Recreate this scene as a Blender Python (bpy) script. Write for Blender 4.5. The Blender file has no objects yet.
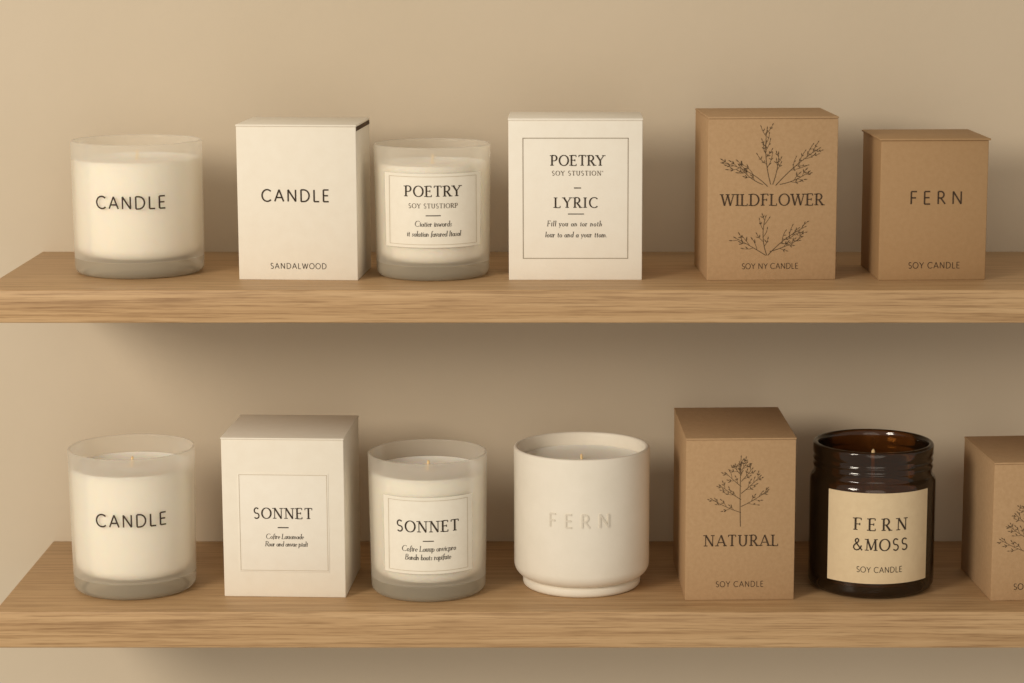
import bpy, bmesh, math, random
from mathutils import Vector, Matrix
rad=math.radians
scene=bpy.context.scene
scene.view_settings.view_transform='Standard'
COL=scene.collection

# ---------------------------------------------------------------- materials
def srgb(r,g,b):
    f=lambda c:(c/255/12.92) if c/255<=0.04045 else ((c/255+0.055)/1.055)**2.4
    return (f(r),f(g),f(b),1)
def new_mat(name):
    m=bpy.data.materials.new(name); m.use_nodes=True
    nt=m.node_tree; nt.nodes.clear()
    out=nt.nodes.new('ShaderNodeOutputMaterial')
    return m,nt,out
def N(nt,t,**kw):
    n=nt.nodes.new(t)
    for k,v in kw.items():
        if k in n.inputs: n.inputs[k].default_value=v
        else: setattr(n,k,v)
    return n
def coords(nt,scale):
    tc=N(nt,'ShaderNodeTexCoord'); mp=N(nt,'ShaderNodeMapping')
    mp.inputs['Scale'].default_value=scale
    nt.links.new(tc.outputs['Object'],mp.inputs['Vector'])
    return mp.outputs['Vector']
def ramp(nt,src,stops):
    r=N(nt,'ShaderNodeValToRGB'); e=r.color_ramp.elements
    e[0].position,e[0].color=stops[0]; e[1].position,e[1].color=stops[-1]
    for p,c in stops[1:-1]:
        k=e.new(p); k.color=c
    nt.links.new(src,r.inputs['Fac']); return r.outputs['Color']
def surf_mat(name,c1,c2,scale=60,rough=0.8,bump=0.0,bscale=300,stretch=(1,1,1),sss=0.0,spec=0.3,lo=.3,hi=.7):
    m,nt,out=new_mat(name)
    v=coords(nt,stretch)
    n=N(nt,'ShaderNodeTexNoise',Scale=scale,Detail=6.0,Roughness=0.6); nt.links.new(v,n.inputs['Vector'])
    col=ramp(nt,n.outputs['Fac'],[(lo,c1),(hi,c2)])
    p=N(nt,'ShaderNodeBsdfPrincipled',Roughness=rough)
    p.inputs['Specular IOR Level'].default_value=spec
    if sss:
        p.inputs['Subsurface Weight'].default_value=sss
        p.inputs['Subsurface Radius'].default_value=(1.0,0.6,0.35)
        p.inputs['Subsurface Scale'].default_value=0.012
    nt.links.new(col,p.inputs['Base Color'])
    if bump:
        b=N(nt,'ShaderNodeTexNoise',Scale=bscale,Detail=5.0); nt.links.new(v,b.inputs['Vector'])
        bp=N(nt,'ShaderNodeBump',Strength=bump,Distance=0.001)
        nt.links.new(b.outputs['Fac'],bp.inputs['Height']); nt.links.new(bp.outputs['Normal'],p.inputs['Normal'])
    nt.links.new(p.outputs['BSDF'],out.inputs['Surface'])
    return m

M_wall=surf_mat('plaster_wall',srgb(205,191,169),srgb(210,196,175),scale=3,rough=.95,bump=.25,bscale=90,spec=.1)
M_white=surf_mat('white_card',srgb(238,231,218),srgb(241,235,223),scale=120,rough=.75,bump=.04,bscale=900,spec=.2)
M_white2=surf_mat('warm_white_card',srgb(236,228,213),srgb(239,232,218),scale=120,rough=.75,bump=.04,bscale=900,spec=.2)
M_kraft=surf_mat('kraft_card',srgb(173,141,105),srgb(184,152,116),scale=380,rough=.8,bump=.08,bscale=1200,spec=.2,lo=.25,hi=.75)
M_kraft2=surf_mat('smooth_kraft_card',srgb(164,131,93),srgb(171,138,100),scale=300,rough=.65,bump=.05,bscale=1200,spec=.3,lo=.25,hi=.75)
M_label=surf_mat('label_paper',srgb(238,231,216),srgb(242,236,222),scale=200,rough=.8,spec=.2)
M_label_k=surf_mat('tan_label_paper',srgb(214,192,157),srgb(220,199,164),scale=200,rough=.8,spec=.2)
M_ink=surf_mat('dark_ink',srgb(58,47,38),srgb(66,55,44),rough=.7,spec=.2)
M_ink_soft=surf_mat('soft_brown_ink',srgb(94,80,66),srgb(102,88,73),rough=.7,spec=.2)
M_ink_line=surf_mat('fine_line_ink',srgb(200,187,165),srgb(205,192,170),rough=.7,spec=.2)
M_ink_line2=surf_mat('frame_line_ink',srgb(150,136,116),srgb(156,142,122),rough=.7,spec=.2)
M_ink_kraft=surf_mat('brown_ink_on_kraft',srgb(66,51,38),srgb(76,59,44),rough=.7,spec=.2)
M_ink_plant=surf_mat('soft_ink_on_kraft',srgb(84,67,48),srgb(94,76,55),rough=.7,spec=.2)
M_wax=surf_mat('soy_wax',srgb(253,249,238),srgb(254,250,241),scale=30,rough=.5,sss=.35,spec=.3)
M_ceramic=surf_mat('matte_ceramic',srgb(231,224,210),srgb(236,229,216),scale=60,rough=.5,bump=.05,bscale=500,spec=.4)
M_relief=surf_mat('ceramic_relief',srgb(219,211,196),srgb(223,215,200),scale=60,rough=.5,spec=.4)
M_wick=surf_mat('cotton_wick',srgb(236,204,150),srgb(244,218,170),scale=600,rough=.8)
M_dark=surf_mat('dark_flap_card',srgb(70,50,32),srgb(84,60,40),scale=300,rough=.8)

def wood():
    m,nt,out=new_mat('oak_wood')
    L=nt.links.new
    v=coords(nt,(4.0,130,130))
    n1=N(nt,'ShaderNodeTexNoise',Scale=1.3,Detail=8.0,Roughness=.72,Distortion=.08); L(v,n1.inputs['Vector'])
    c=ramp(nt,n1.outputs['Fac'],[(.3,srgb(164,130,92)),(.5,srgb(188,154,113)),(.7,srgb(203,171,130))])
    v2=coords(nt,(22,950,950))
    n2=N(nt,'ShaderNodeTexNoise',Scale=1.0,Detail=3.0,Roughness=.65); L(v2,n2.inputs['Vector'])
    c2=ramp(nt,n2.outputs['Fac'],[(.34,(.54,.48,.41,1)),(.52,(1,1,1,1))])
    v3=coords(nt,(.9,20,20))
    n3=N(nt,'ShaderNodeTexNoise',Scale=1.1,Detail=2.0,Distortion=.5); L(v3,n3.inputs['Vector'])
    c3=ramp(nt,n3.outputs['Fac'],[(.35,(.94,.92,.89,1)),(.6,(1,1,1,1))])
    mx=N(nt,'ShaderNodeMix',data_type='RGBA',blend_type='MULTIPLY'); mx.inputs[0].default_value=.7
    L(c,mx.inputs[6]); L(c2,mx.inputs[7])
    mx2=N(nt,'ShaderNodeMix',data_type='RGBA',blend_type='MULTIPLY'); mx2.inputs[0].default_value=.8
    L(mx.outputs[2],mx2.inputs[6]); L(c3,mx2.inputs[7])
    p=N(nt,'ShaderNodeBsdfPrincipled',Roughness=.45); p.inputs['Specular IOR Level'].default_value=.35
    L(mx2.outputs[2],p.inputs['Base Color'])
    b=N(nt,'ShaderNodeBump',Strength=.15,Distance=.0005); L(n2.outputs['Fac'],b.inputs['Height']); L(b.outputs['Normal'],p.inputs['Normal'])
    L(p.outputs['BSDF'],out.inputs['Surface'])
    return m
M_wood=wood()

def frosted(name,col,opac,edge,trans=.6,tint=(1,1,1,1)):
    m,nt,out=new_mat(name); L=nt.links.new
    v=coords(nt,(1,1,1))
    n=N(nt,'ShaderNodeTexNoise',Scale=25.0,Detail=3.0); L(v,n.inputs['Vector'])
    d=N(nt,'ShaderNodeBsdfDiffuse',Color=col); t=N(nt,'ShaderNodeBsdfTranslucent',Color=col)
    a=N(nt,'ShaderNodeMixShader'); a.inputs[0].default_value=trans; L(d.outputs[0],a.inputs[1]); L(t.outputs[0],a.inputs[2])
    g=N(nt,'ShaderNodeBsdfGlossy',Roughness=.24,Color=(1,1,1,1))
    lf=N(nt,'ShaderNodeLayerWeight',Blend=.22)
    b=N(nt,'ShaderNodeMixShader'); L(lf.outputs['Fresnel'],b.inputs[0]); L(a.outputs[0],b.inputs[1]); L(g.outputs[0],b.inputs[2])
    tr=N(nt,'ShaderNodeBsdfTransparent',Color=tint)
    lw=N(nt,'ShaderNodeLayerWeight',Blend=.32)
    mr=N(nt,'ShaderNodeMapRange'); mr.inputs['To Min'].default_value=opac; mr.inputs['To Max'].default_value=edge
    L(lw.outputs['Facing'],mr.inputs['Value'])
    ad=N(nt,'ShaderNodeMath',operation='MULTIPLY_ADD'); ad.inputs[1].default_value=.06; L(n.outputs['Fac'],ad.inputs[0]); L(mr.outputs[0],ad.inputs[2])
    c=N(nt,'ShaderNodeMixShader'); L(ad.outputs[0],c.inputs[0]); L(tr.outputs[0],c.inputs[1]); L(b.outputs[0],c.inputs[2])
    L(c.outputs[0],out.inputs['Surface'])
    return m
M_frost=frosted('frosted_glass',srgb(253,248,237),.27,.66)
M_frostbase=frosted('thick_frosted_glass',srgb(212,204,185),.52,.80,trans=.42)

def amber():
    m,nt,out=new_mat('amber_glass'); L=nt.links.new
    v=coords(nt,(1,1,1))
    n=N(nt,'ShaderNodeTexNoise',Scale=18.0); L(v,n.inputs['Vector'])
    col=ramp(nt,n.outputs['Fac'],[(.3,(.50,.29,.115,1)),(.7,(.56,.335,.14,1))])
    tr=N(nt,'ShaderNodeBsdfTransparent'); L(col,tr.inputs['Color'])
    d=N(nt,'ShaderNodeBsdfPrincipled',Roughness=.12); d.inputs['Base Color'].default_value=(.05,.026,.011,1)
    mx=N(nt,'ShaderNodeMixShader'); mx.inputs[0].default_value=.28
    L(tr.outputs[0],mx.inputs[1]); L(d.outputs[0],mx.inputs[2])
    g=N(nt,'ShaderNodeBsdfGlossy',Roughness=.08); fr=N(nt,'ShaderNodeLayerWeight',Blend=.32)
    c=N(nt,'ShaderNodeMixShader'); L(fr.outputs['Fresnel'],c.inputs[0]); L(mx.outputs[0],c.inputs[1]); L(g.outputs[0],c.inputs[2])
    L(c.outputs[0],out.inputs['Surface']); return m
M_amber=amber()

# ---------------------------------------------------------------- mesh helpers
def add_obj(name,mesh,parent=None,mat=None):
    o=bpy.data.objects.new(name,mesh); COL.objects.link(o)
    if mat: mesh.materials.append(mat)
    if parent: o.parent=parent
    return o
def smooth(me,ang=35):
    for p in me.polygons: p.use_smooth=True
    try: me.set_sharp_from_angle(angle=rad(ang))
    except Exception: pass
def box_mesh(name,x0,x1,y0,y1,z0,z1,bev=.0006,seg=2):
    bm=bmesh.new(); bmesh.ops.create_cube(bm,size=1)
    for v in bm.verts:
        v.co=Vector(((x0+x1)/2+v.co.x*(x1-x0),(y0+y1)/2+v.co.y*(y1-y0),(z0+z1)/2+v.co.z*(z1-z0)))
    if bev: bmesh.ops.bevel(bm,geom=bm.edges[:],offset=bev,segments=seg,affect='EDGES',profile=.5)
    me=bpy.data.meshes.new(name); bm.to_mesh(me); bm.free(); smooth(me,50); return me
def lathe(name,prof,seg=96,ang=40):
    bm=bmesh.new(); rings=[]
    for r,z in prof:
        if r<1e-6: rings.append([bm.verts.new((0,0,z))])
        else: rings.append([bm.verts.new((r*math.cos(2*math.pi*i/seg),r*math.sin(2*math.pi*i/seg),z)) for i in range(seg)])
    for a,b in zip(rings,rings[1:]):
        for i in range(seg):
            j=(i+1)%seg
            if len(a)==1 and len(b)==1: continue
            if len(a)==1: bm.faces.new((a[0],b[j],b[i]))
            elif len(b)==1: bm.faces.new((a[i],a[j],b[0]))
            else: bm.faces.new((a[i],a[j],b[j],b[i]))
    bmesh.ops.recalc_face_normals(bm,faces=bm.faces[:])
    me=bpy.data.meshes.new(name); bm.to_mesh(me); bm.free(); smooth(me,ang); return me
def rc(cx,cz,r,a0,a1,n=5):
    return [(cx+r*math.cos(rad(a0+(a1-a0)*i/n)),cz+r*math.sin(rad(a0+(a1-a0)*i/n))) for i in range(n+1)]
def root(name,loc,rot,label,category,group=None):
    e=bpy.data.objects.new(name,None); e.empty_display_size=.02; COL.objects.link(e)
    e.location=loc; e.rotation_euler=(0,0,rad(rot)); e['label']=label; e['category']=category
    if group: e['group']=group
    return e

# ---------------------------------------------------------------- lettering
def arc(cx,cy,rx,ry,a0,a1,n=16):
    return [(cx+rx*math.cos(rad(a0+(a1-a0)*i/n)),cy+ry*math.sin(rad(a0+(a1-a0)*i/n))) for i in range(n+1)]
V='v';T='T';t='t'
STEM=([(.1,0),(.1,1)],T)
def el(cx): return (arc(cx,.25,.18,.25,0,360,12),V)
G={
'A':(.80,[([(.02,0),(.40,1)],t),([(.40,1),(.78,0)],T),([(.15,.33),(.65,.33)],t)],[(.03,0),(.77,0)]),
'B':(.64,[STEM,([(.1,1),(.3,1)]+arc(.3,.77,.2,.23,90,-90,8)[1:]+[(.1,.54)],V),([(.3,.54)]+arc(.3,.27,.25,.27,90,-90,8)[1:]+[(.1,0)],V)],[]),
'C':(.84,[(arc(.47,.5,.44,.5,45,315,22),V)],[]),
'D':(.86,[STEM,([(.1,1),(.32,1)]+arc(.32,.5,.47,.5,90,-90,18)[1:]+[(.1,0)],V)],[(.06,0),(.06,1)]),
'E':(.62,[STEM,([(.1,1),(.55,1),(.55,.84)],t),([(.1,.52),(.44,.52)],t),([(.44,.42),(.44,.62)],t),([(.1,0),(.57,0),(.57,.17)],t)],[(.06,0),(.06,1)]),
'F':(.58,[STEM,([(.1,1),(.55,1),(.55,.84)],t),([(.1,.5),(.44,.5)],t),([(.44,.4),(.44,.6)],t)],[(.1,0),(.06,1)]),
'I':(.26,[([(.13,0),(.13,1)],T)],[(.13,0),(.13,1)]),
'L':(.58,[STEM,([(.1,0),(.55,0),(.55,.18)],t)],[(.06,0),(.1,1)]),
'M':(.96,[([(.1,0),(.14,1)],t),([(.14,1),(.48,.06)],T),([(.48,.06),(.82,1)],t),([(.82,1),(.86,0)],T)],[(.1,0),(.86,0),(.09,1),(.87,1)]),
'N':(.88,[([(.12,0),(.12,1)],t),([(.12,1),(.76,0)],T),([(.76,0),(.76,1)],t)],[(.12,0),(.07,1),(.76,1)]),
'O':(.92,[(arc(.46,.5,.43,.5,0,360,30),V)],[]),
'P':(.62,[STEM,([(.1,1),(.3,1)]+arc(.3,.73,.26,.27,90,-90,14)[1:]+[(.1,.46)],V)],[(.1,0),(.06,1)]),
'R':(.68,[STEM,([(.1,1),(.3,1)]+arc(.3,.74,.25,.26,90,-90,14)[1:]+[(.1,.48)],V),([(.3,.48),(.66,0)],T)],[(.1,0),(.06,1),(.67,0)]),
'S':(.56,[(arc(.28,.745,.21,.255,35,265,14)+arc(.28,.25,.23,.25,88,-145,14),'m')],[]),
'T':(.72,[([(.36,0),(.36,1)],T),([(.03,.83),(.03,1),(.69,1),(.69,.83)],t)],[(.36,0)]),
'U':(.80,[([(.1,1),(.1,.36)]+arc(.39,.36,.29,.36,180,360,14)[1:]+[(.68,1)],V)],[(.1,1),(.68,1)]),
'W':(1.1,[([(.03,1),(.30,0)],T),([(.30,0),(.55,.96)],t),([(.55,.96),(.80,0)],T),([(.80,0),(1.07,1)],t)],[(.03,1),(.55,1),(1.07,1)]),
'Y':(.74,[([(.03,1),(.37,.47)],T),([(.71,1),(.37,.47)],t),([(.37,.47),(.37,0)],T)],[(.03,1),(.71,1),(.37,0)]),
'&':(.84,[([(.78,0),(.60,.2),(.26,.66),(.20,.80),(.24,.93),(.36,1),(.47,.93),(.48,.80),(.40,.68),(.20,.50),(.09,.36),(.07,.2),(.16,.05),(.32,0),(.50,.06),(.64,.22),(.72,.42)],'m')],[]),
"'":(.14,[([(.09,1),(.05,.76)],T)],[]),
'.':(.16,[([(.05,.05),(.13,.05)],T)],[]),
' ':(.30,[],[]),
'a':(.50,[el(.22),([(.42,.5),(.40,.06),(.48,.03)],T)],[]),
'b':(.50,[([(.08,1),(.08,0)],T),el(.27)],[]),
'c':(.42,[(arc(.24,.25,.19,.25,50,310,10),V)],[]),
'd':(.50,[el(.22),([(.42,1),(.40,.06),(.48,.03)],T)],[]),
'e':(.44,[([(.06,.27),(.4,.27)],t),(arc(.23,.25,.18,.25,5,310,10),V)],[]),
'f':(.34,[([(.36,.93),(.26,1),(.17,.85),(.15,-.12)],T),([(.03,.5),(.32,.5)],t)],[]),
'h':(.50,[([(.08,1),(.08,0)],T),([(.08,.3),(.2,.5),(.34,.46),(.38,.3),(.38,.04),(.46,.02)],V)],[]),
'i':(.22,[([(.1,.5),(.1,.04),(.18,.02)],T),([(.1,.76),(.1,.66)],T)],[]),
'l':(.22,[([(.1,1),(.1,.04),(.18,.02)],T)],[]),
'm':(.76,[([(.08,.5),(.08,0)],T),([(.08,.3),(.2,.5),(.32,.46),(.36,.3),(.36,0)],V),([(.36,.3),(.48,.5),(.6,.46),(.64,.3),(.64,.04),(.72,.02)],V)],[]),
'n':(.50,[([(.08,.5),(.08,0)],T),([(.08,.3),(.2,.5),(.34,.46),(.38,.3),(.38,.04),(.46,.02)],V)],[]),
'o':(.46,[el(.23)],[]),
'p':(.50,[([(.08,.5),(.08,-.3)],T),el(.27)],[]),
'r':(.36,[([(.08,.5),(.08,0)],T),([(.08,.3),(.18,.48),(.32,.46)],'m')],[]),
's':(.38,[([(.32,.42),(.2,.5),(.08,.4),(.3,.14),(.18,0),(.04,.08)],'m')],[]),
't':(.32,[([(.14,.75),(.14,.06),(.28,.02)],T),([(.02,.5),(.28,.5)],t)],[]),
'u':(.50,[([(.08,.5),(.08,.12),(.2,0),(.38,.15)],V),([(.38,.5),(.38,.04),(.46,.02)],T)],[]),
'v':(.44,[([(.05,.5),(.2,0)],T),([(.2,0),(.4,.5)],t)],[]),
'w':(.66,[([(.05,.5),(.18,0)],T),([(.18,0),(.33,.46)],t),([(.33,.46),(.46,0)],T),([(.46,0),(.62,.5)],t)],[]),
'y':(.44,[([(.05,.5),(.2,.03)],T),([(.4,.5),(.1,-.3)],t)],[]),
}
# short foot/head serifs for the small book-type letters
for c_,xs in {'b':(),'d':((.40,1),),'f':((.15,-.1),),'h':((.08,0),(.06,1)),'i':((.08,.5),),'l':((.08,1),),'m':((.08,0),(.36,0),(.06,.5)),'n':((.08,0),(.06,.5)),'p':((.08,-.3),(.06,.5)),'r':((.08,0),(.06,.5)),'u':((.06,.5),(.36,.5)),'v':((.05,.5),(.4,.5)),'w':((.05,.5),(.62,.5)),'y':((.05,.5),(.4,.5))}.items():
    G[c_]=(G[c_][0],G[c_][1],list(xs))
SANS={
'E':(.60,[STEM,([(.1,1),(.54,1)],t),([(.1,.51),(.49,.51)],t),([(.1,0),(.55,0)],t)]),
'F':(.57,[STEM,([(.1,1),(.54,1)],t),([(.1,.5),(.48,.5)],t)]),
'L':(.55,[STEM,([(.1,0),(.53,0)],t)]),
'T':(.68,[([(.34,0),(.34,1)],T),([(.02,1),(.66,1)],t)]),
}
class Art:
    """flat printed artwork, sheet units: x right, y down, origin cx/base"""
    def __init__(s,cx,base): s.cx=cx; s.base=base; s.v=[]; s.f=[]
    def P(s,x,y): s.v.append((x-s.cx,s.base-y)); return len(s.v)-1
    def ribbon(s,pts,ws):
        n=len(pts)
        out=[];ow=[]
        for i in range(n-1):
            a=pts[i];b=pts[i+1];d=math.hypot(b[0]-a[0],b[1]-a[1]); k=max(1,int(d/5))
            for j in range(k):
                u=j/k; out.append((a[0]+(b[0]-a[0])*u,a[1]+(b[1]-a[1])*u)); ow.append(ws[i]+(ws[i+1]-ws[i])*u)
        out.append(pts[-1]); ow.append(ws[-1]); n=len(out); L=[];R=[]
        for i in range(n):
            a=out[max(0,i-1)];b=out[min(n-1,i+1)]
            dx,dy=b[0]-a[0],b[1]-a[1]; l=math.hypot(dx,dy) or 1
            nx,ny=-dy/l*ow[i]/2,dx/l*ow[i]/2
            L.append(s.P(out[i][0]+nx,out[i][1]+ny)); R.append(s.P(out[i][0]-nx,out[i][1]-ny))
        for i in range(n-1): s.f.append((L[i],L[i+1],R[i+1],R[i]))
        return s
    def line(s,x0,y0,x1,y1,w=.8): return s.ribbon([(x0,y0),(x1,y1)],[w,w])
    def frame(s,x0,y0,x1,y1,w=.8):
        h=w/2
        s.line(x0-h,y0,x1+h,y0,w); s.line(x0-h,y1,x1+h,y1,w); s.line(x0,y0,x0,y1,w); s.line(x1,y0,x1,y1,w); return s
    def text(s,txt,x0,x1,yt,yb,serif=False,weight=1.0,slant=0.0,sl=.17):
        h=yb-yt
        gl=lambda c: G[c] if serif or c not in SANS else SANS[c]+([],)
        tot=sum(gl(c)[0] for c in txt)*h; W=x1-x0; n=len(txt)
        sx=1.0; tr=(W-tot)/max(1,n-1); mn=.02 if slant else .06
        if tr<h*mn: sx=(W-h*mn*(n-1))/tot; tr=h*mn
        tk=(.155 if serif else .10)*weight; tn=(.075 if serif else .095)*weight
        x=x0
        def put(pts,ws):
            if len(pts)<=4 and len(pts)>2:
                for i in range(len(pts)-1): s.ribbon(pts[i:i+2],ws[i:i+2])
            else: s.ribbon(pts,ws)
        for c in txt:
            w,st,se=gl(c)
            for pts,md in st:
                q=[(x+p[0]*h*sx+slant*p[1]*h,yb-p[1]*h) for p in pts]
                ws=[]
                for i in range(len(q)):
                    if md==T: k=tk
                    elif md==t: k=tn
                    elif md=='m': k=(tk+tn)/2
                    else:
                        a=pts[max(0,i-1)];b=pts[min(len(pts)-1,i+1)]
                        dx,dy=abs(b[0]-a[0]),abs(b[1]-a[1]); l=math.hypot(dx,dy) or 1
                        k=tn+(tk-tn)*(dy/l)**1.5
                    ws.append(k*h)
                put(q,ws)
            if serif:
                for (a,b) in se:
                    xx=x+a*h*sx+slant*b*h; yy=yb-b*h+(.03*h if b==1 else -.03*h)
                    s.ribbon([(xx-sl*h,yy),(xx+sl*h,yy)],[.07*h]*2)
            x+=w*h*sx+tr
        return s
    def script(s,txt,x0,x1,yt,yb): return s.text(txt,x0,x1,yt+.8,yb-.2,True,.74,.13,.11)
    def leaf(s,x,y,a,L,w):
        c,sn=math.cos(a),math.sin(a); pts=[(0,0),(.35,.5),(.7,.38),(1,0),(.7,-.38),(.35,-.5)]
        ids=[s.P(x+c*u*L-sn*v*w,y-(sn*u*L+c*v*w)) for u,v in pts]; s.f.append(tuple(ids))
    def frond(s,x,y,ang,L,bend,nb,bl,rnd,leaf=3.0,w=.7,start=.3,kk=3,up=38,taper=.6,lw=.8):
        n=16;pts=[];a=rad(ang);px,py=x,y;dirs=[]
        for i in range(n+1):
            pts.append((px,py)); dirs.append(a)
            px+=math.cos(a)*L/n; py-=math.sin(a)*L/n; a+=rad(bend)/n
        s.ribbon(pts,[w*(1-.4*i/n) for i in range(n+1)])
        for i in range(nb):
            u=start+(1-start)*i/max(1,nb-1)*.93; k=min(n,int(u*n)); side=1 if i%2 else -1
            l=bl*(1.05-taper*u)*rnd.uniform(.65,1.3); d=dirs[k]+side*rad(up+rnd.uniform(-12,12))
            bx,by=pts[k]; cur=[(bx,by)]; dd=d; m=5; cv=rnd.uniform(2,7)
            for j in range(m):
                cx,cy=cur[-1]; cur.append((cx+math.cos(dd)*l/m,cy-math.sin(dd)*l/m)); dd-=side*rad(cv)
            s.ribbon(cur,[w*.55]*len(cur))
            for j in range(1,kk+1):
                q=cur[min(m,int(j*m/(kk+.6)))]
                for sd in (-1,1):
                    if rnd.random()<.78: s.leaf(q[0],q[1],dd+sd*rad(rnd.uniform(26,52)),leaf*rnd.uniform(.7,1.2),lw)
            s.leaf(cur[-1][0],cur[-1][1],dd,leaf,lw)
        s.leaf(pts[-1][0],pts[-1][1],dirs[-1],leaf*1.1,lw)
        return s
    def flat(s,name,parent,mat,sx,sz,y):
        me=bpy.data.meshes.new(name); me.from_pydata([(u/sx,y,v/sz) for u,v in s.v],[],s.f); me.update()
        return add_obj(name,me,parent,mat)
    def wrap(s,name,parent,mat,sx,sz,R,phi):
        vs=[]
        for u,v in s.v:
            z=v/sz; r=R(z) if callable(R) else R
            q=max(-.98,min(.98,u/sx/r)); a=math.asin(q)*1.0+phi
            vs.append((r*math.sin(a),-r*math.cos(a),z))
        me=bpy.data.meshes.new(name); me.from_pydata(vs,[],s.f); me.update()
        return add_obj(name,me,parent,mat)
def wrap_patch(name,parent,mat,w,z0,z1,R,phi,th=.0003):
    bm=bmesh.new(); n=40; m=4
    half=math.asin(min(.98,w/2/R(0)))
    def grid(e):
        g=[]
        for j in range(m+1):
            z=z0+(z1-z0)*j/m; r=R(z)+e
            g.append([bm.verts.new((r*math.sin(phi-half+2*half*i/n),-r*math.cos(phi-half+2*half*i/n),z)) for i in range(n+1)])
        return g
    a=grid(0);b=grid(th)
    for j in range(m):
        for i in range(n):
            bm.faces.new((b[j][i],b[j][i+1],b[j+1][i+1],b[j+1][i])); bm.faces.new((a[j][i],a[j+1][i],a[j+1][i+1],a[j][i+1]))
    for i in range(n):
        bm.faces.new((a[0][i],a[0][i+1],b[0][i+1],b[0][i])); bm.faces.new((a[m][i],b[m][i],b[m][i+1],a[m][i+1]))
    for j in range(m):
        bm.faces.new((a[j][0],b[j][0],b[j+1][0],a[j+1][0])); bm.faces.new((a[j][n],a[j+1][n],b[j+1][n],b[j][n]))
    bmesh.ops.recalc_face_normals(bm,faces=bm.faces[:])
    me=bpy.data.meshes.new(name); bm.to_mesh(me); bm.free(); smooth(me,40)
    return add_obj(name,me,parent,mat)

# ---------------------------------------------------------------- setting
ZL=1.0; ZT=1.2208; CAMY=-1.763; CAMZ=1.4593
wall=add_obj('wall_back',box_mesh('wall_back',-1.6,1.6,0,.08,.2,2.4,0),None,M_wall); wall['kind']='structure'
for z,th,lab in ((ZT,.0222,'light oak floating wooden shelf carrying frosted candles and cartons'),(ZL,.0255,'light oak floating wooden shelf carrying candles, ceramic pot and amber jar')):
    s=add_obj('floating_shelf',box_mesh('floating_shelf',-.591,.42,-.19,0,-th,0,.0010,3),None,M_wood)
    s.location=(.2,0,z); s['label']=lab; s['category']='shelf'; s['group']='oak wall shelves'

# ---------------------------------------------------------------- cartons
def carton(x0,x1,yf,depth,h,z,rot,mat,label,group,over=.0003):
    w=x1-x0; a=rad(rot)
    cx=(x0+x1)/2-math.sin(a)*depth/2; cy=yf+math.cos(a)*depth/2
    r=root('candle_box',(cx,cy,z),rot,label,'box',group)
    add_obj('carton_body',box_mesh('carton_body',-w/2,w/2,-depth/2,depth/2,0,h-.0014,.0005),r,mat)
    lid=add_obj('carton_lid',box_mesh('carton_lid',-w/2-over,w/2+over,-depth/2-over,depth/2,0,.0013,.0004),r,mat)
    lid.location=(0,0,h-.0013)
    add_obj('tuck_flap',box_mesh('tuck_flap',-w/2+.001,w/2-.001,-depth/2+.0008,depth/2-.001,h-.006,h-.0012,.0002),lid,mat).location=(0,0,-(h-.0013))
    return r,-depth/2-.00025
KG='kraft paper candle cartons'; WG='white candle cartons'
# candle / sandalwood
r,y=carton(-.2257,-.1441,-.1448,.064,.1058,ZT,-3.4,M_white2,'white square carton lettered CANDLE, sandalwood, beside frosted candle',WG)
A=lambda:Art(298,280)
A().text('CANDLE',262.5,330.5,189.3,201,weight=1.3).flat('lettering',r,M_ink,1474,1468,y)
A().text('SANDALWOOD',270,326.5,263,268.5,weight=1.1).flat('lettering',r,M_ink,1474,1468,y)
fl=add_obj('side_flap',box_mesh('side_flap',.0405,.0411,-.031,.031,.1015,.1042,.0001),r,M_dark); fl['label']='dark brown folded flap edge'
# poetry lyric
r,y=carton(-.0416,.0490,-.1448,.058,.1100,ZT,0,M_white,'white carton with thin ruled frame lettered POETRY and LYRIC',WG)
A=lambda:Art(575.5,280); F=lambda a,n='lettering',m=M_ink:a.flat(n,r,m,1478,1468,y)
F(A().text('POETRY',551,604,155,165.2,True)); F(A().text('LYRIC',554.5,598,197,207.2,True))
F(A().line(574,187.5,581,187.5,1),'ruled_dash'); F(A().line(568,213.5,584,213.5,.9),'ruled_dash')
F(A().script('Fill you an ior noth',547,602,219.5,226)); F(A().script('lour to and a your ttom.',545,607,230.5,237))
F(A().text("SOY STUSTION'",552,603,170.5,175,True,.95),'lettering',M_ink_soft)
F(A().frame(523,138,628,258,.7),'ruled_frame',M_ink_line2)
# wildflower
r,y=carton(.0930,.1812,-.1448,.078,.1112,ZT,3.4,M_kraft,'brown kraft carton lettered WILDFLOWER with drawn flower sprigs',KG)
A=lambda:Art(772,280); F=lambda a,n='lettering',m=M_ink_kraft:a.flat(n,r,m,1476,1468,y)
F(A().text('WILDFLOWER',720.5,823,193.5,205,True,.92)); F(A().text('SOY NY CANDLE',742,799,263,268.5))
rnd=random.Random(33)
a=A()
a.frond(770,184,106,55,-24,9,17,rnd,start=.35,leaf=3.2,lw=.75,kk=2)
a.frond(767,186,136,50,34,7,13,rnd,start=.42,leaf=4.4,kk=1,lw=1.0)
a.frond(775,185,48,56,-16,9,17,rnd,start=.42,leaf=2.8,lw=.75,kk=2)
a.frond(762,184,158,30,-34,5,8,rnd,start=.35,leaf=3.4,kk=1,lw=.9)
a.frond(779,184,10,30,26,5,9,rnd,start=.4,leaf=4.2,kk=1,lw=1.0)
a.frond(772,184,70,30,20,4,8,rnd,start=.5,leaf=3.6,kk=1)
F(a,'botanical_print',M_ink_plant)
a=A()
a.frond(767,255,110,38,-36,6,13,rnd,start=.3,leaf=3.4,kk=1); a.frond(766,255,148,34,4,6,11,rnd,start=.32,leaf=4.2,kk=1,lw=1.0)
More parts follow.
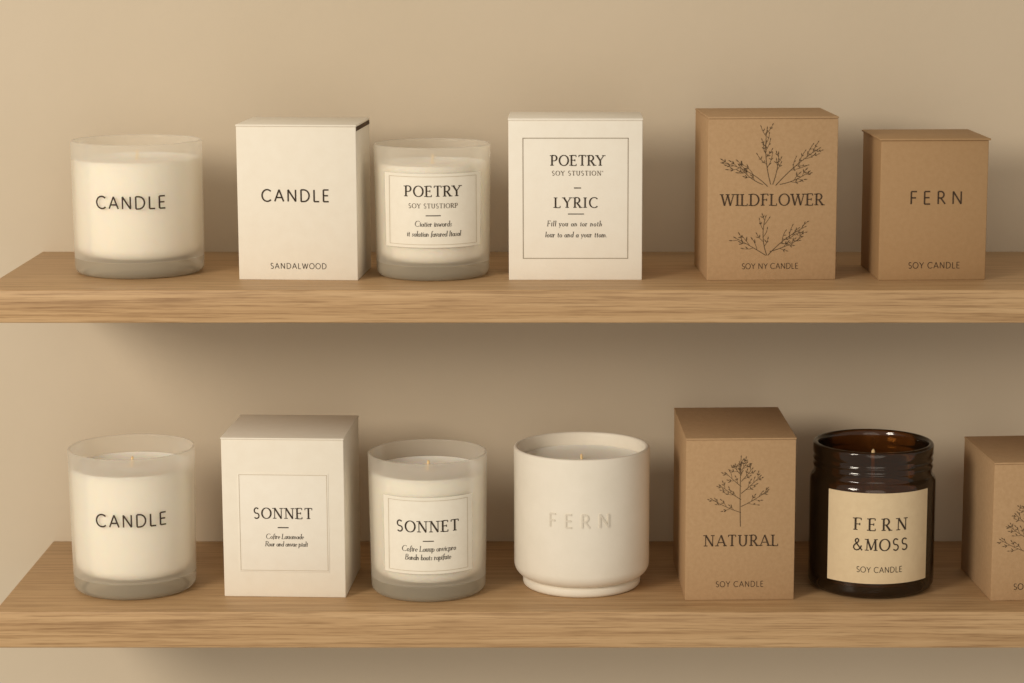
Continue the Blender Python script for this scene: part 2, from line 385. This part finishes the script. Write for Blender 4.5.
a.frond(768,255,48,46,-22,8,14,rnd,start=.38,leaf=2.9,kk=2); a.frond(770,251,14,34,20,6,8,rnd,start=.35,leaf=3.4,kk=1)
F(a,'botanical_print',M_ink_plant)
# fern
r,y=carton(.2098,.2830,-.1448,.074,.0965,ZT,2.5,M_kraft2,'smooth brown kraft carton lettered FERN, soy candle',KG,over=.0012)
A=lambda:Art(933,280); F=lambda a,n='lettering',m=M_ink_kraft:a.flat(n,r,m,1476,1468,y)
F(A().text('FERN',909,962,191,203.5,weight=1.2)); F(A().text('SOY CANDLE',909,961,262,268,weight=1.1))
# sonnet box
r,y=carton(-.2398,-.1552,-.1535,.079,.1127,ZL,-2.5,M_white2,'white carton with square label panel lettered SONNET',WG)
lb=add_obj('label_panel',box_mesh('label_panel',-.0314,.0314,y-.0001,y+.0003,.0180,.0878,.0001),r,M_white)
A=lambda:Art(283,597); F=lambda a,n='lettering',m=M_ink:a.flat(n,lb,m,1452,1411,y-.0003)
F(A().text('SONNET',253,312,507.5,518,True)); F(A().line(277,527,288,527,1),'ruled_dash')
F(A().script('Cofire Lauomade',265,303,532.5,538.5)); F(A().script('Roor and onvue ptalt',264,307,540,546))
F(A().frame(239.0,474.5,327,570,.5),'ruled_frame',M_ink_line)
# natural
r,y=carton(.0793,.1546,-.161,.106,.1143,ZL,2.0,M_kraft,'tall brown kraft carton lettered NATURAL with branching plant drawing',KG)
A=lambda:Art(740,600); F=lambda a,n='lettering',m=M_ink_kraft:a.flat(n,r,m,1456,1417,y)
F(A().text('NATURAL',704,778,534.5,545.5,True,.92)); F(A().text('SOY CANDLE',716,764,581,586.5))
def plant(a,cx,rnd):
    a.frond(cx,526,92,68,-4,5,6,rnd,start=.78,leaf=3.0,kk=1,lw=.75)
    for yy,ang,l,b in ((512,162,31,-14),(506,24,30,14),(499,150,24,-8),(493,38,24,8),(486,142,18,-6),(481,46,15,6),(475,132,10,-4),(470,52,8,4)):
        a.frond(cx+.3,yy,ang,l,b,6 if l>18 else 4,8.5,rnd,start=.3,w=.55,leaf=3.2,kk=1,up=40,lw=.8)
    return a
F(plant(A(),740,random.Random(9)),'botanical_print',M_ink_plant)
# cropped kraft box
r,y=carton(.2898,.3558,-.161,.086,.0976,ZL,4.5,M_kraft,'small brown kraft carton with plant drawing, next to amber jar',KG)
A=lambda:Art(1038,600); F=lambda a,n='lettering',m=M_ink_kraft:a.flat(n,r,m,1456,1417,y)
F(A().text('SOY CANDLE',1013,1063,583,589))
a=plant(Art(1038,560),1027,random.Random(12)); F(a,'botanical_print',M_ink_plant)

# ---------------------------------------------------------------- frosted candles
FG='frosted glass candles'
def frosted_candle(x,yf,rb,rt,H,z,waxz,basez,label):
    r=root('glass_candle',(x,yf+rb,z),0,label,'candle',FG)
    R=lambda zz: rb+(rt-rb)*min(1,max(0,zz/H))
    w=.0020; b=basez
    prof=[(R(b),b)]+[(R(b+(H-.0012-b)*i/8),b+(H-.0012-b)*i/8) for i in range(1,9)]
    prof+=rc(rt-w/2,H-w/2,w/2,20,160,6)
    prof+=[(rt-w,H-w/2-.001),(rb-w,b+.008)]+rc(rb-w-.006,b+.006,.006,-10,-90,5)+[(0,b+.0001)]
    add_obj('glass_vessel',lathe('glass_vessel',prof),r,M_frost)
    k=.005
    bp=[(0,.0012),(rb-.010,.0012),(rb-.008,0)]+rc(rb-k,k,k,-90,0,6)+[(R(b),b-.0001),(0,b-.0001)]
    add_obj('glass_base',lathe('glass_base',bp),r,M_frostbase)['label']='thick frosted glass base'
    wr=rb-w-.0002
    wp=[(0,b+.0004)]+rc(wr-.008,b+.0084,.008,-90,0,7)+[(wr+(rt-rb)*.8,waxz-.001),(wr+(rt-rb)*.8-.0003,waxz+.0004),(wr-.003,waxz-.0012),(.006,waxz-.0014),(0,waxz-.0010)]
    add_obj('wax',lathe('wax',wp),r,M_wax)
    wk=add_obj('wick',lathe('wick',[(0,0),(.0011,0),(.0010,.005),(.0008,.0072),(0,.0078)],16),r,M_wick)
    wk.location=(0,0,waxz-.0014); wk.rotation_euler=(rad(3),rad(5),0)
    return r,R
r,R=frosted_candle(-.3005,-.1455,.0446,.0450,.0920,ZT,.0790,.0115,'frosted glass tumbler candle lettered CANDLE beside white carton')
Art(131.5,280).text('CANDLE',97,166,196.3,208.5,weight=1.3).wrap('lettering',r,M_ink,1472,1467,lambda zz:R(zz)+.00025,rad(3.3))
r,R=frosted_candle(-.0948,-.1545,.0390,.0402,.0910,ZT,.0775,.0105,'frosted glass candle with cream POETRY label beside white cartons')
lb=wrap_patch('label',r,M_label,93/1480,(282-247.5)/1467,(282-174)/1467,lambda zz:R(zz)+.0001,rad(3.8)); lb['label']='cream paper label'
A=lambda:Art(433.5,282); F=lambda a,n='lettering',m=M_ink:a.wrap(n,lb,m,1480,1467,lambda zz:R(zz)+.0006,rad(3.8))
F(A().text('POETRY',405.5,461,186,196.5,True)); F(A().line(426,215.5,441,215.5,.9),'ruled_dash')
F(A().script('Ciatier inwords',415,452,220,226.5)); F(A().script('it salation favored Itasal',407,461,230,236.5))
F(A().text('SOY STUSTIORP',409,458,203.5,208,True,.95),'lettering',M_ink_soft)
F(A().frame(390,177,477,244.5,.5),'ruled_frame',M_ink_line)
r,R=frosted_candle(-.3066,-.1660,.0426,.0439,.1003,ZL,.0870,.0120,'frosted glass tumbler candle lettered CANDLE with visible wick')
Art(132,601).text('CANDLE',97.5,167,513.8,526,weight=1.3).wrap('lettering',r,M_ink,1458,1416,lambda zz:R(zz)+.00025,rad(8.2))
r,R=frosted_candle(-.0992,-.1706,.0401,.0415,.0985,ZL,.0860,.0115,'frosted glass candle with cream SONNET label')
lb=wrap_patch('label',r,M_label,86/1462,(603-573)/1416,(603-497)/1416,lambda zz:R(zz)+.0001,rad(3.4)); lb['label']='cream paper label'
A=lambda:Art(428.5,603); F=lambda a,n='lettering',m=M_ink:a.wrap(n,lb,m,1462,1416,lambda zz:R(zz)+.0006,rad(3.4))
F(A().text('SONNET',397,459,520,531,True)); F(A().line(423,540,434,540,.9),'ruled_dash')
F(A().script('Cofire Lauup onvicpro',402,456,544,550.5)); F(A().script('Bondn boats ropifute',405,451,552.5,559))
F(A().frame(389,500,468,570,.5),'ruled_frame',M_ink_line)

# ---------------------------------------------------------------- ceramic pot
r=root('ceramic_candle',(.0082,-.1165,ZL),0,'off-white matte ceramic candle pot embossed FERN','candle')
Rb=.0477; H=.0996
prof=[(0,.0010),(.034,.0010),(.036,0)]+rc(.0415-.003,.003,.003,-90,0,5)+[(.0415,.0052),(.0408,.0064),(.0398,.0068)]
prof+=rc(Rb-.010,.0069+.010,.010,-80,0,10)
prof+=[(Rb,.04),(Rb,.07),(Rb,H-.0016)]+rc(Rb-.0016,H-.0016,.0016,10,170,7)+[(Rb-.0035,H-.004),(Rb-.0040,.075),(0,.075)]
add_obj('ceramic_pot',lathe('ceramic_pot',prof),r,M_ceramic)
wr=Rb-.0043
add_obj('wax',lathe('wax',[(0,.0755),(wr,.0755),(wr,.0900),(wr-.0006,.0906),(wr-.003,.0896),(.005,.0894),(0,.0897)]),r,M_wax)
wk=add_obj('wick',lathe('wick',[(0,0),(.0009,0),(.0008,.0035),(0,.0045)],16),r,M_wick); wk.location=(0,0,.0893); wk.rotation_euler=(rad(4),rad(-4),0)
o=Art(578.5,598).text('FERN',548,609,511.5,524.5,False,1.2).wrap('embossed_lettering',r,M_relief,1458,1416,Rb+.0002,rad(-2.3))
sm=o.modifiers.new('relief','SOLIDIFY'); sm.thickness=.0010; sm.offset=0

# ---------------------------------------------------------------- amber jar
r=root('amber_jar_candle',(.2125,-.1190,ZL),0,'dark amber glass jar candle with tan FERN & MOSS label','candle')
Rj=.0440; H=.1034; nk=.0416
prof=[(0,.0015),(.034,.0015),(.037,0)]+rc(Rj-.006,.006,.006,-90,0,6)+[(Rj,.04),(Rj,.0740)]+rc(Rj-.0080,.0755,.0080,4,50,8)
prof+=[(nk-.0008,.0830),(nk-.0003,.0842)]
for zc in (.0872,.0916): prof+=[(nk-.0003,zc-.0012),(nk+.0001,zc-.0006),(nk+.0003,zc),(nk+.0001,zc+.0006),(nk-.0003,zc+.0012)]
prof+=[(nk-.0002,.0952),(nk+.0005,.0962)]+rc(nk-.0015,H-.0020,.0020,0,160,8)
wi=nk-.0040
prof+=[(wi,H-.004),(wi,.083),(Rj-.0060,.076),(Rj-.003,.068),(Rj-.003,.012)]+rc(Rj-.009,.012,.006,0,-90,4)+[(0,.006)]
add_obj('amber_vessel',lathe('amber_vessel',prof,ang=60),r,M_amber)
wx=Rj-.0036
add_obj('wax',lathe('wax',[(0,.0065),(wx-.006,.0065),(wx,.0125),(wx,.066),(wx-.001,.0678),(wx-.003,.0672),(0,.0672)]),r,M_wax)
wk=add_obj('wick',lathe('wick',[(0,0),(.0013,0),(.0013,.018),(.0012,.029),(0,.0305)],16),r,M_wick); wk.location=(0,0,.0672)
lb=wrap_patch('label',r,M_label_k,99/1458,(601-584)/1416,(601-493.5)/1416,lambda zz:Rj+.0001,rad(.8)); lb['label']='tan paper label'
A=lambda:Art(880,601); F=lambda a,n='lettering',m=M_ink:a.wrap(n,lb,m,1458,1416,Rj+.0006,rad(.8))
F(A().text('FERN',854,907,518.5,530.5,True)); F(A().text('&MOSS',853,908,539,550.5,True)); F(A().text('SOY CANDLE',857,903,567,572.5,weight=1.1))

# ---------------------------------------------------------------- light
w=bpy.data.worlds.new('World'); scene.world=w; w.use_nodes=True
bg=w.node_tree.nodes['Background']; bg.inputs[0].default_value=(1,.90,.76,1); bg.inputs[1].default_value=.43
def area(name,loc,target,size,power,col):
    l=bpy.data.lights.new(name,'AREA'); l.shape='DISK'; l.size=size; l.energy=power; l.color=col
    o=bpy.data.objects.new(name,l); COL.objects.link(o); o.location=loc
    o.rotation_euler=(Vector(target)-Vector(loc)).to_track_quat('-Z','Y').to_euler(); return o
area('key_light',(-1.40,-1.80,1.88),(0,-.05,1.10),.7,27,(1,.90,.755))
area('fill_light',(.1,-2.9,1.32),(0,-.05,1.06),1.8,11,(1,.90,.755))
# ---------------------------------------------------------------- camera
cam=bpy.data.cameras.new('camera'); co=bpy.data.objects.new('camera',cam); COL.objects.link(co)
cam.sensor_width=36; cam.lens=84.375; cam.shift_x=-58/1024; cam.clip_start=.05
co.location=(0,CAMY,CAMZ); co.rotation_euler=(rad(90-9.85),0,0)
scene.camera=co
